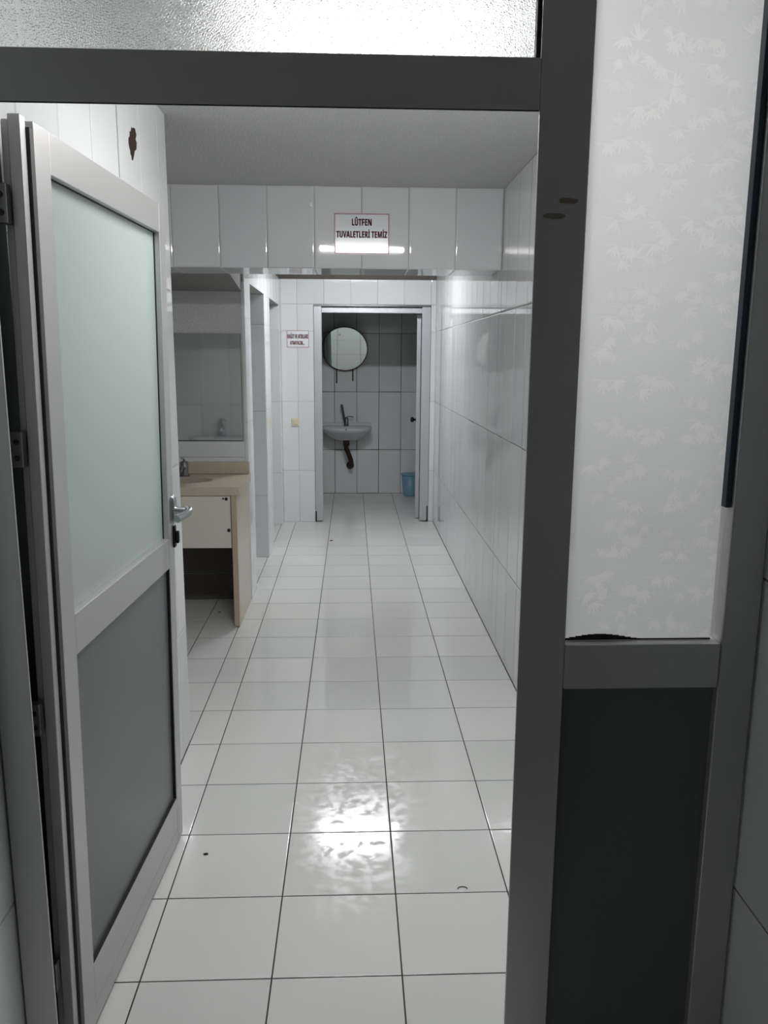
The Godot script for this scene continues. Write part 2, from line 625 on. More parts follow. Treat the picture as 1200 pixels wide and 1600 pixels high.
func build_alcove_walls() -> void:
	# near side of the niche, seen only in the mirror
	var a := structure("wall_niche_front", "tiled wall on the near side of the washing niche, seen in its mirror", "wall")
	part("backing", box_mesh(Vector3(-1.75, 0, -3.2488), Vector3(LX - 0.141, CEIL, -3.1)), M.wall_grout, a)
	lay(a, Vector3(0, 0, -3.25), Vector3(-1, 0, 0), Vector3(0, 1, 0), cuts(0.622, 1.6, 0.622, 0.257), [0.0, 0.515, 1.197, 1.868, CEIL], M.wall_tile, 0.0022)
	var l := structure("wall_niche_left", "far left wall closing the niche and the stalls", "wall")
	part("backing", box_mesh(Vector3(-1.75, 0, -8.0), Vector3(-1.604, REAR, -3.243)), M.plaster, l)
	# back of the niche
	var w := structure("wall_niche", "plastered niche wall with white tile strip above the beige worktop", "wall")
	part("backing", box_mesh(Vector3(-1.604, 0, -5.40), Vector3(SX - 0.02, 2.35, -5.3145)), M.plaster, w)
	lay(w, Vector3(0, 0, -5.306), Vector3(1, 0, 0), Vector3(0, 1, 0), cuts(-1.6, SX - 0.022, -0.98, 0.2515 * 2), [0.62, 0.972, 1.078], M.wall_tile, 0.0022)
	lay(w, Vector3(0, 0, -5.306), Vector3(1, 0, 0), Vector3(0, 1, 0), [-1.6, SX - 0.022], [0.0, 0.18, 0.62], [M.cement], 0.004, "shade_panel")  # dark panels: shade under the worktop put into the wall colour
	# sloping soffit between the beam and the niche wall
	var st := new_st()
	var p := [Vector3(0, 2.09, -4.8378), Vector3(0, 2.03, -5.314), Vector3(0, 2.35, -5.314), Vector3(0, 2.35, -4.8378)]
	var x0 := Vector3(-1.604, 0, 0)
	var x1 := Vector3(SX - 0.02, 0, 0)
	for k in 4:
		var q: Vector3 = p[(k + 1) % 4]
		var out: Vector3 = [Vector3.DOWN, Vector3(0, 0, -1), Vector3.UP, Vector3(0, 0, 1)][k]
		flat_quad(st, p[k] + x0, q + x0, q + x1, p[k] + x1, out)
	flat_quad(st, p[0] + x0, p[1] + x0, p[2] + x0, p[3] + x0, Vector3(-1, 0, 0))
	flat_quad(st, p[0] + x1, p[1] + x1, p[2] + x1, p[3] + x1, Vector3(1, 0, 0))
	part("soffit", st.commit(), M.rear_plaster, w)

func build_stall_walls() -> void:
	var w := structure("wall_stalls", "white tiled stall fronts with two open doorways on the left", "wall")
	var t := SX - 0.09
	var f := SX - 0.0012
	part("backing", boxes_mesh([
		[Vector3(t, 0, -5.597), Vector3(f, 2.347, -5.3155)],
		[Vector3(t, 2.104, -7.94), Vector3(f, 2.347, -5.597)],
		[Vector3(t, 0, -6.886), Vector3(f, 2.104, -6.483)],
		[Vector3(-1.604, 0, -6.56), Vector3(t, 2.347, -6.483)],
		[Vector3(t, 0, -7.94), Vector3(f, 2.104, -7.803)],
		[Vector3(-1.604, 0, -7.94), Vector3(t, 2.347, -7.803)],
	]), M.wall_grout, w)
	lay_plus_x(w, SX, [-5.60, -5.306], [0.0, 0.515, 1.197, 1.868, 2.35])
	lay_plus_x(w, SX, [-6.89, -6.64, -6.48], [0.0, 0.515, 1.197, 1.868, 2.10])
	lay_plus_x(w, SX, [-7.94, -7.80], [0.0, 0.515, 1.197, 1.868, 2.10])
	lay_plus_x(w, SX, cuts(-7.94, -5.60, -5.60, 0.257), [2.10, 2.35])
	# faces looking towards the entrance: the partition at each doorway's far side, and the near end of the pilaster
	for z: float in [-6.48, -7.80]:
		lay(w, Vector3(0, 0, z), Vector3(1, 0, 0), Vector3(0, 1, 0), cuts(-1.6, SX, -0.62, 0.257), [0.0, 0.515, 1.197, 1.868, 2.10], M.wall_tile, 0.0022)
	lay(w, Vector3(0, 0, -5.306), Vector3(1, 0, 0), Vector3(0, 1, 0), [SX - 0.022, SX], [0.0, 0.515, 1.197, 1.868, 2.09], M.wall_tile, 0.0016, "tile", 0.008, 0.002)
	# bare cement above the tiles
	part("cement_band", box_mesh(Vector3(SX - 0.09, 2.3475, -7.94), Vector3(SX - 0.012, REAR, -5.40)), M.cement, w)

func build_end_wall() -> void:
	var w := structure("wall_end", "white tiled end wall round the doorway to the washroom", "wall")
	part("backing", boxes_mesh([
		[Vector3(-1.604, 0, -8.06), Vector3(-0.152, 2.347, -7.9412)],
		[Vector3(-0.152, 2.118, -8.06), Vector3(0.982, 2.347, -7.9412)],
		[Vector3(0.982, 0, -8.06), Vector3(RX + 0.002, 2.347, -7.9412)],
	]), M.wall_grout, w)
	var O := Vector3(0, 0, -7.94)
	lay(w, O, Vector3(1, 0, 0), Vector3(0, 1, 0), [SX, -0.307, -0.15], [0.0, 0.515, 1.197, 1.868, 2.12], M.wall_tile, 0.0022)
	lay(w, O, Vector3(1, 0, 0), Vector3(0, 1, 0), [0.98, RX], [0.0, 0.515, 1.197, 1.868, 2.12], M.wall_tile, 0.0022)
	lay(w, O, Vector3(1, 0, 0), Vector3(0, 1, 0), cuts(SX, RX, -0.05, 0.257), [2.12, 2.35], M.wall_tile, 0.0022)
	part("cement_band", box_mesh(Vector3(SX - 0.012, 2.3475, -8.06), Vector3(RX + 0.001, REAR, -7.951)), M.cement, w)
	# back side towards the washroom
	part("plaster", boxes_mesh([
		[Vector3(-0.95, 0, -8.068), Vector3(-0.152, 2.347, -8.0605)],
		[Vector3(-0.152, 2.118, -8.068), Vector3(0.982, 2.347, -8.0605)],
	]), M.rear_plaster, w)
	# door frame
	var t := structure("trim_2", "worn aluminium frame of the washroom doorway", "door frame")
	for s: Array in [[-0.148, -0.072], [0.893, 0.978]]:
		part("jamb", boxes_mesh([[Vector3(s[0], 0.012, -7.985), Vector3(s[1], 2.10, -7.930)], [Vector3(s[0] + 0.02, 0.012, -8.06), Vector3(s[1] - (0.02 if s[0] > 0 else 0.018), 2.085, -7.9855)]], 0.003), M.old_aluminium, t)
	part("head", box_mesh(Vector3(-0.072, 2.040, -7.985), Vector3(0.893, 2.088, -7.930), 0.003), M.old_aluminium, t)
	part("drip_strip", box_mesh(Vector3(-0.150, 2.1005, -7.99), Vector3(0.980, 2.117, -7.934), 0.001), M.dull_chrome, t)
	for x: float in [-0.142, 0.968]:
		part("rust_streak", box_mesh(Vector3(x - 0.006, 0.0, -7.937), Vector3(x + 0.006, 0.11 if x < 0 else 0.16, -7.9285), 0.001), M.rust, t)

func build_back_room() -> void:
	var w := structure("wall_back", "shaded white tiled back wall of the washroom", "wall")
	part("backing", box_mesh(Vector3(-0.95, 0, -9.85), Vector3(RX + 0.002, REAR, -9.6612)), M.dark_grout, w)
	lay(w, Vector3(0, 0, -9.66), Vector3(1, 0, 0), Vector3(0, 1, 0), cuts(-0.95, RX, 0.011, 0.2635), [0.0, 0.53, 1.22, 1.90, REAR], M.wall_tile, 0.004)
	var l := structure("wall_back_left", "hidden left wall of the washroom", "wall")
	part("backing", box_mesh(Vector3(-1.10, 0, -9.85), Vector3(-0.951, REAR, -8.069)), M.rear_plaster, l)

# ---------------------------------------------------------------- lamps
func batten_light(at: Vector3, ceil_y: float, glow: float, energy: float, tint: Color, label: String) -> void:
	var t := thing("ceiling_light", label, "lamp", at, "fluorescent battens")
	var top := ceil_y - at.y
	var g := M.glow.duplicate() as StandardMaterial3D
	g.emission_energy_multiplier = glow
	g.emission = tint
	part("housing", box_mesh(Vector3(-0.36, 0.020, -0.035), Vector3(0.36, top, 0.035), 0.006), M.white_metal, t)
	for s: float in [-1.0, 1.0]:
		part("lamp_holder", box_mesh(Vector3(s * 0.345 - 0.012, -0.018, -0.016), Vector3(s * 0.345 + 0.012, 0.0195, 0.016), 0.003), M.white_metal, t)
	part("tube", tube([Vector3(-0.332, 0, 0), Vector3(0.332, 0, 0)], [0.013], 16), g, t)
	var a := AreaLight3D.new()
	a.name = "tube_glow"
	t.add_child(a)
	a.area_size = Vector2(0.66, 0.05)
	a.position = Vector3(0, -0.016, 0)
	a.rotation = Vector3(-PI / 2, 0, 0)
	a.light_color = tint
	a.light_energy = energy
	a.area_range = 20.0
	a.shadow_enabled = true

# ---------------------------------------------------------------- the aluminium partition in front
func build_partition() -> void:
	var zf := -1.50
	var zb := -1.555
	var t := structure("trim_1", "grey aluminium door frame with posts and header round the entrance", "door frame")
	part("post", boxes_mesh([[Vector3(0.545, 0.0, zf - 0.006), Vector3(0.637, CEIL - 0.002, zf)], [Vector3(0.566, 0.0, zb), Vector3(0.637, CEIL - 0.002, zf - 0.006)]], 0.0015), M.aluminium, t)
	part("post", box_mesh(Vector3(0.952, 0.0, zb), Vector3(RX - 0.004, CEIL - 0.002, zf), 0.004), M.aluminium, t)
	part("post", boxes_mesh([[Vector3(LX + 0.004, 0.0, zf - 0.006), Vector3(-0.412, CEIL - 0.002, zf)], [Vector3(LX + 0.004, 0.0, zb), Vector3(-0.452, CEIL - 0.002, zf - 0.006)]], 0.0015), M.aluminium, t)
	part("header", boxes_mesh([[Vector3(-0.412, 2.048, zf - 0.006), Vector3(0.545, 2.133, zf)], [Vector3(-0.412, 2.068, zb), Vector3(0.545, 2.133, zf - 0.006)]], 0.0015), M.aluminium, t)
	part("rail", box_mesh(Vector3(0.637, 0.972, zb), Vector3(0.952, 1.066, zf + 0.001), 0.003), M.aluminium, t)
	part("rail", box_mesh(Vector3(0.637, 0.0, zb), Vector3(0.952, 0.09, zf + 0.001), 0.003), M.aluminium, t)
	part("lower_panel", box_mesh(Vector3(0.637, 0.09, zb + 0.02), Vector3(0.952, 0.972, zf - 0.018)), M.panel, t)
	part("door_stop", boxes_mesh([[Vector3(-0.40, 2.0465, zf - 0.004), Vector3(0.5445, 2.0479, zf - 0.001)]]), M.gasket, t)
	part("recess_shade_strip", box_mesh(Vector3(LX + 0.001, 0.0, -1.72), Vector3(LX + 0.0045, 2.06, zb - 0.001)), M.gasket, t)  # black strip added on the wall to paint the shade behind the leaf
	# old adhesive on the post
	for k: Array in [[0.556, 1.872, 0.045, 0.006], [0.585, 1.899, 0.036, 0.007]]:
		var st := new_st()
		var r := RandomNumberGenerator.new()
		r.seed = int(k[1] * 100)
		var n := 14
		var rg := []
		for j in n:
			var a := TAU * j / n
			rg.append(Vector3(k[0] + k[2] / 2 * (1 + cos(a) * r.randf_range(0.8, 1.05)), k[1] + k[3] * sin(a) * r.randf_range(0.6, 1.0), zf + 0.0016))
		part("tape_residue", loft([rg, ring_offset(rg, Vector3(0, 0, -0.0014))]), M.tape, t)
	# transom
	var w2 := structure("window_2", "rippled frosted glass transom glowing above the door header", "window")
	part("pane", box_mesh(Vector3(-0.408, 2.1335, zb + 0.024), Vector3(0.5445, CEIL - 0.003, zb + 0.030)), M.rippled_glass, w2)
	part("bead", boxes_mesh([[Vector3(-0.411, 2.1335, zb + 0.032), Vector3(-0.400, CEIL - 0.003, zf - 0.004)], [Vector3(0.536, 2.1335, zb + 0.032), Vector3(0.5445, CEIL - 0.003, zf - 0.004)]], 0.001), M.gasket, w2)
	# side light
	var w1 := structure("window_1", "frosted side window with printed bamboo leaf film right of the post", "window")
	part("pane", box_mesh(Vector3(0.6375, 1.0665, zb + 0.020), Vector3(0.9515, CEIL - 0.003, zb + 0.025)), M.sheet_glass, w1)
	part("leaf_film", film_mesh(zb + 0.0262), M.film, w1)
	part("gasket", box_mesh(Vector3(0.940, 1.34, zb + 0.0275), Vector3(0.9515, CEIL - 0.003, zf - 0.008), 0.001), M.blue_gasket, w1)
	# black strip added to paint the dark gap below the film edge
	var st2 := new_st()
	var prev := Vector2(0.640, 0.0)
	var z2 := zb + 0.030
	for k in range(1, 25):
		var x := 0.640 + 0.30 * k / 24.0
		var h := 0.002 + 0.010 * pow(sin(PI * clampf((x - 0.640) / 0.16, 0, 1)), 1.3)
		add_box(st2, Vector3(prev.x, 1.0667, zb + 0.0272), Vector3(x, 1.0667 + h, z2))
		prev = Vector2(x, h)
	part("dark_gap_strip", st2.commit(), M.gasket, w1)

func ring_offset(rg: Array, by: Vector3) -> Array:
	var out := []
	for p: Vector3 in rg:
		out.append(p + by)
	return out

func film_mesh(z: float) -> Mesh:
	# lower edge slightly wavy, right edge a little short of the frame
	var st := new_st()
	var n := 16
	for k in n:
		var pts := []
		for j in [k, k + 1]:
			var x := lerpf(0.6385, 0.941, float(j) / n)
			var y0 := 1.0675 + (0.009 * sin(PI * clampf((x - 0.640) / 0.16, 0, 1)))
			pts.append([Vector3(x, y0, z), Vector2(float(j) / n, 1.0 - (y0 - 1.0665) / 1.44)])
			pts.append([Vector3(x, CEIL - 0.004, z), Vector2(float(j) / n, 0.0)])
		for i: int in [0, 1, 3, 0, 3, 2]:
			st.set_normal(Vector3(0, 0, 1))
			st.set_uv(pts[i][1])
			st.add_vertex(pts[i][0])
	return st.commit()

func build_door() -> void:
	var d := structure("door_1", "open aluminium door with frosted glass above and grey panel below", "door", Vector3(-0.4215, 0.0, -1.602))
	var U := Vector3(0.05423, 0, -0.99853)
	var V := Vector3(0.0150, 0.99989, 0.0009).normalized()
	var N := U.cross(V).normalized()
	d.basis = Basis(U, N.cross(U).normalized(), N)
	var al: Material = M.aluminium
	var th := -0.045
	part("stile", box_mesh(Vector3(0.064, 0.012, th), Vector3(0.135, 2.06, 0), 0.002), al, d)
	part("stile", box_mesh(Vector3(0.888, 0.012, th), Vector3(0.946, 2.06, 0), 0.002), al, d)
	part("top_rail", box_mesh(Vector3(0.135, 1.978, th), Vector3(0.888, 2.06, -0.0005), 0.002), al, d)
	part("middle_rail", box_mesh(Vector3(0.135, 0.964, th), Vector3(0.888, 1.060, -0.0005), 0.002), al, d)
	part("bottom_rail", boxes_mesh([[Vector3(0.135, 0.062, th), Vector3(0.888, 0.170, -0.0005)], [Vector3(0.135, 0.012, th), Vector3(0.888, 0.0605, -0.0008)]], 0.0015), al, d)
	part("glass_pane", box_mesh(Vector3(0.136, 1.061, -0.026), Vector3(0.887, 1.977, -0.020)), M.frosted_glass, d)
	part("lower_panel", box_mesh(Vector3(0.136, 0.171, -0.030), Vector3(0.887, 0.963, -0.012)), M.panel, d)
	part("glazing_seal", boxes_mesh([
		[Vector3(0.8866, 1.0602, -0.0195), Vector3(0.8878, 1.9778, -0.016)], [Vector3(0.1372, 1.9768, -0.0195), Vector3(0.8858, 1.9778, -0.014)],
		[Vector3(0.8858, 0.1702, -0.0115), Vector3(0.8878, 0.9638, -0.003)], [Vector3(0.1352, 0.1702, -0.0115), Vector3(0.8858, 0.1722, -0.003)]]), M.gasket, d)
	# overlapping lip along the free edge
	part("edge_lip", box_mesh(Vector3(0.9462, 0.03, th), Vector3(0.968, 2.045, -0.026), 0.002), M.white_metal, d)
	# hinge side: two ribs and the dark groove between
	part("hinge_profile", boxes_mesh([
		[Vector3(0.020, 0.012, -0.030), Vector3(0.044, 2.062, -0.006)],
		[Vector3(0.030, 0.012, -0.047), Vector3(0.0638, 2.055, -0.0305)]], 0.002), al, d)
	part("hinge_seal", box_mesh(Vector3(0.046, 0.012, -0.0165), Vector3(0.0638, 2.045, 0.0), 0.001), M.seal, d)
	for v: float in [0.25, 0.87, 1.44, 1.90]:
		var h := part("hinge", boxes_mesh([[Vector3(-0.002, v - 0.036, -0.056), Vector3(0.0195, v + 0.036, -0.030)]], 0.002), M.dull_chrome, d)
		h.set_meta("label", "small steel hinge plate with two screws")
		for s: float in [-0.016, 0.016]:
			part("screw", tube([Vector3(-0.0035, v + s, -0.041), Vector3(-0.0021, v + s, -0.041)], [0.006], 10), M.black, h)
	# handle: back plate, neck and a lever curling back towards the hinge
	var hn := Node3D.new()
	hn.name = "handle"
	d.add_child(hn)
	hn.set_meta("label", "grey lever handle with oblong back plate")
	var plate_rings := []
	for k: Array in [[0.0005, 1.0], [0.009, 1.0], [0.013, 0.86]]:
		var rg := []
		for j in 24:
			var a := TAU * j / 24
			var ca := cos(a)
			var sa := sin(a)
			rg.append(Vector3(0.922 + signf(ca) * pow(absf(ca), 0.55) * 0.017 * k[1], 1.148 + signf(sa) * pow(absf(sa), 0.45) * 0.046 * k[1], k[0]))
		plate_rings.append(rg)
	part("back_plate", loft(plate_rings), M.steel, hn)
	part("neck", tube([Vector3(0.924, 1.146, 0.012), Vector3(0.924, 1.146, 0.020), Vector3(0.924, 1.146, 0.046)], [0.014, 0.011, 0.0105], 16), M.steel, hn)
	part("lever", tube(smooth_path([Vector3(0.936, 1.148, 0.046), Vector3(0.915, 1.148, 0.060), Vector3(0.88, 1.146, 0.064), Vector3(0.84, 1.142, 0.056), Vector3(0.815, 1.139, 0.047)]), [0.0115], 14), M.steel, hn)
	var lk := part("lock_plate", box_mesh(Vector3(0.928, 1.022, 0.0003), Vector3(0.948, 1.094, 0.008), 0.003), M.black, d)
	lk.set_meta("label", "black lock plate with thumb latch")
	part("thumb_latch", box_mesh(Vector3(0.931, 1.036, 0.008), Vector3(0.945, 1.076, 0.019), 0.003), M.black, lk)

func build_rear_door() -> void:
	var d := structure("door_2", "washroom door swung wide open, seen edge on, with black round knob", "door", Vector3(0.860, 0, -8.075))
	d.rotation.y = -0.086
	part("leaf", box_mesh(Vector3(0.0, 0.015, -0.84), Vector3(0.034, 2.035, 0.0), 0.002), M.white_metal, d)
	part("edge_profile", boxes_mesh([[Vector3(-0.003, 0.012, -0.002), Vector3(0.0365, 2.036, 0.004)]], 0.001), M.old_aluminium, d)
	var k := Node3D.new()
	k.name = "knob"
	d.add_child(k)
	k.position = Vector3(0.0, 0.955, -0.76)
	k.rotation.z = PI / 2
	k.set_meta("label", "black round door knob")
	part("rose", lathe([[0.001, 0.0005], [0.030, 0.0005], [0.030, 0.006], [0.022, 0.012]], 20), M.black, k)
	part("grip", lathe([[0.011, 0.010], [0.011, 0.028], [0.024, 0.036], [0.030, 0.050], [0.026, 0.062], [0.012, 0.068], [0.001, 0.069]], 20), M.black, k)

# ---------------------------------------------------------------- washing niche
func build_vanity() -> void:
	var x0 := -1.58
	var x1 := -0.452
	var zf := -4.727
	var zb := -5.3055
	# worktop slab with an oval opening
	var w := thing("worktop", "beige stone-look vanity worktop with backsplash in the left niche", "worktop", Vector3(0, 0, 0))
	var st := new_st()
	var n := 48
	var c := Vector2(-0.868, -5.00)
	var rad := Vector2(0.215, 0.135)
	var yt := 0.866
	var yb := 0.815
	var lo := Vector2(x0, zb + 0.001)
	var hi := Vector2(x1, zf)
	var inner := []
	var outer := []
	for k in n:
		var a := TAU * k / n
		var d := Vector2(cos(a), sin(a))
		inner.append(c + d * rad)
		var tx := ((hi.x if d.x > 0 else lo.x) - c.x) / (d.x if absf(d.x) > 1e-6 else 1e-6)
		var ty := ((hi.y if d.y > 0 else lo.y) - c.y) / (d.y if absf(d.y) > 1e-6 else 1e-6)
		outer.append(c + d * minf(absf(tx), absf(ty)))
	var at := func(p: Vector2, y: float) -> Vector3:
		return Vector3(p.x, y, p.y)
	for k in n:
		var l := (k + 1) % n
		quad(st, at.call(inner[k], yt), at.call(inner[l], yt), at.call(outer[l], yt), at.call(outer[k], yt), Vector3.UP)
		flat_quad(st, at.call(inner[k], yt), at.call(inner[l], yt), at.call(inner[l], yb), at.call(inner[k], yb), Vector3(c.x, yt, c.y) - at.call(inner[k], yt))
		var a: Vector2 = outer[k]
		var b: Vector2 = outer[l]
		if absf(a.x - b.x) > 1e-5 and absf(a.y - b.y) > 1e-5:
			var corner := Vector2(maxf(a.x, b.x) if a.x > c.x else minf(a.x, b.x), maxf(a.y, b.y) if a.y > c.y else minf(a.y, b.y))
			tri(st, at.call(a, yt), at.call(b, yt), at.call(corner, yt), Vector3.UP, Vector3.UP, Vector3.UP)
	# edges with a small chamfer along front and right side
	quad(st, Vector3(lo.x, yt, hi.y), Vector3(hi.x, yt, hi.y), Vector3(hi.x, yb, hi.y), Vector3(lo.x, yb, hi.y), Vector3(0, 0, 1))
	quad(st, Vector3(hi.x, yt, hi.y), Vector3(hi.x, yt, lo.y), Vector3(hi.x, yb, lo.y), Vector3(hi.x, yb, hi.y), Vector3(1, 0, 0))
	quad(st, Vector3(lo.x, yb, hi.y), Vector3(hi.x, yb, hi.y), Vector3(hi.x, yb, hi.y - 0.1), Vector3(lo.x, yb, hi.y - 0.1), Vector3.DOWN)
	quad(st, Vector3(hi.x, yb, lo.y), Vector3(hi.x, yb, hi.y), Vector3(hi.x - 0.1, yb, hi.y), Vector3(hi.x - 0.1, yb, lo.y), Vector3.DOWN)
	part("slab", st.commit(), M.beige, w)
	part("backsplash", box_mesh(Vector3(x0, 0.8665, zb + 0.001), Vector3(x1 - 0.006, 0.944, zb + 0.028), 0.003), M.beige, w)
	var sp := part("side_panel", box_mesh(Vector3(-0.502, 0.003, zb + 0.001), Vector3(-0.469, 0.8145, zf - 0.006), 0.003), M.beige, w)
	part("worn_edge", box_mesh(Vector3(-0.5015, 0.004, zf - 0.0058), Vector3(-0.4695, 0.813, zf - 0.003), 0.001), M.beige_edge, sp)
	# cabinet box hanging under the worktop
	var cb := thing("vanity_cabinet", "cream cabinet under the beige worktop with two black holes", "cabinet", Vector3(0, 0, 0))
	part("body", boxes_mesh([
		[Vector3(-1.42, 0.50, zf - 0.45), Vector3(-0.506, 0.516, zf - 0.026)],
		[Vector3(-1.42, 0.516, zf - 0.45), Vector3(-1.404, 0.72, zf - 0.026)],
		[Vector3(-0.522, 0.516, zf - 0.45), Vector3(-0.506, 0.72, zf - 0.026)]]), M.cream, cb)
	var dr := part("door", box_mesh(Vector3(-1.42, 0.494, zf - 0.0255), Vector3(-0.506, 0.811, zf - 0.008), 0.002), M.cream, cb)
	for h: Array in [[-0.530, 0.793, 0.010], [-0.548, 0.795, 0.006], [-0.520, 0.603, 0.011]]:
		part("hole", tube([Vector3(h[0], h[1], zf - 0.0085), Vector3(h[0], h[1], zf - 0.0070)], [h[2]], 12), M.black, dr)
	# oval basin let into the worktop
	var b := thing("wash_basin", "white oval basin let into the beige worktop", "basin", Vector3(c.x, 0.8145, c.y))
	var rings := []
	for k: Array in [[0.965, 0.0], [0.93, -0.03], [0.80, -0.09], [0.50, -0.135], [0.12, -0.146], [0.12, -0.156], [0.55, -0.147], [0.88, -0.095], [1.0, -0.03], [1.05, -0.006], [1.05, 0.0]]:
		rings.append(ring(Vector3(0, k[1], 0), Vector3(rad.x * k[0], 0, 0), Vector3(0, 0, rad.y * k[0]), 40))
	rings.append(rings[0])
	part("bowl", loft(rings, false, false), M.ceramic, b)
	part("drain", lathe([[0.001, -0.1470], [0.026, -0.1470], [0.026, -0.142], [0.018, -0.140], [0.001, -0.1405]]), M.dull_chrome, b)
	# mixer tap
	var f := thing("basin_tap", "short chrome tap standing on the beige worktop beside the door edge", "tap", Vector3(-0.862, 0.8665, -5.19))
	part("body", lathe([[0.001, 0.0003], [0.030, 0.0003], [0.030, 0.008], [0.024, 0.012], [0.024, 0.085], [0.021, 0.094], [0.001, 0.096]]), M.dull_chrome, f)
	part("spout", tube(smooth_path([Vector3(0, 0.045, 0.015), Vector3(0, 0.062, 0.06), Vector3(0, 0.058, 0.11), Vector3(0, 0.040, 0.125)]), [0.012], 12), M.dull_chrome, f)
	part("lever", tube(smooth_path([Vector3(0, 0.094, -0.005), Vector3(0, 0.112, 0.01), Vector3(0, 0.118, 0.05), Vector3(0, 0.122, 0.075)]), [0.012, 0.010, 0.008, 0.007], 10), M.chrome, f)
	# wall mirror
	var m := thing("wall_mirror", "rectangular dull mirror above the beige worktop", "mirror", Vector3(0, 0, 0))
	part("glass", box_mesh(Vector3(-1.45, 1.080, -5.3135), Vector3(-0.497, 1.768, -5.3085)), M.mirror_dusty, m)
	part("dark_edge", boxes_mesh([[Vector3(-1.45, 1.0785, -5.3085), Vector3(-0.497, 1.083, -5.3075)], [Vector3(-0.4985, 1.083, -5.3085), Vector3(-0.496, 1.768, -5.3075)]]), M.gasket, m)
	# basin opposite, seen in that mirror
	var o := thing("wall_basin", "white basin on the near niche wall, seen only in the rectangular mirror", "basin", Vector3(-0.945, 0.92, -3.251))
	o.rotation.y = PI
	part("bowl", basin_mesh(0.27, 0.40, 0.15), M.ceramic, o)
	part("pedestal", loft([ring(Vector3(0, -0.919, 0.15), Vector3(0.11, 0, 0), Vector3(0, 0, 0.10)), ring(Vector3(0, -0.5, 0.15), Vector3(0.08, 0, 0), Vector3(0, 0, 0.08)), ring(Vector3(0, -0.15, 0.16), Vector3(0.10, 0, 0), Vector3(0, 0, 0.10))]), M.ceramic, o)
	var of := thing("wall_basin_tap", "dark chrome tap on the basin seen in the rectangular mirror", "tap", Vector3(-0.945, 0.9205, -3.31))
	of.rotation.y = PI
	part("body", lathe([[0.001, 0.0003], [0.028, 0.0003], [0.026, 0.02], [0.022, 0.09], [0.03, 0.11], [0.03, 0.15], [0.001, 0.16]]), M.chrome, of)
	part("spout", tube(smooth_path([Vector3(0, 0.07, 0.015), Vector3(0, 0.085, 0.06), Vector3(0, 0.075, 0.10), Vector3(0, 0.055, 0.11)]), [0.012], 10), M.chrome, of)

# a basin that sits against a wall at z = 0 and bulges towards +z; rim top at y = 0
func basin_mesh(half: float, depth: float, high: float) -> Mesh:
	var n := 44
	var plan := func(sx: float, zf: float, zb: float, y: float) -> Array:
		var out := []
		for k in n:
			var a := TAU * k / n
			var x := half * sx * signf(cos(a)) * pow(absf(cos(a)), 0.75)
			var s := sin(a)
			var z := zb + (zf - zb) * 0.5 * (1.0 + signf(s) * pow(absf(s), 0.62 if s < 0 else 0.95))
			out.append(Vector3(x, y, z))
		return out
	var r := []
	r.append(plan.call(0.45, depth * 0.55, 0.02, -high))
	r.append(plan.call(0.72, depth * 0.74, 0.012, -high * 0.72))
	r.append(plan.call(0.92, depth * 0.92, 0.005, -high * 0.36))
	r.append(plan.call(0.99, depth * 0.99, 0.001, -0.030))
	r.append(plan.call(1.0, depth, 0.001, -0.008))
	r.append(plan.call(0.985, depth * 0.99, 0.004, 0.0))
	r.append(plan.call(0.90, depth * 0.95, depth * 0.26, -0.004))
	r.append(plan.call(0.80, depth * 0.86, depth * 0.32, -0.035))
	r.append(plan.call(0.55, depth * 0.70, depth * 0.38, -0.085))
	r.append(plan.call(0.12, depth * 0.56, depth * 0.50, -0.10))
	return loft(r)

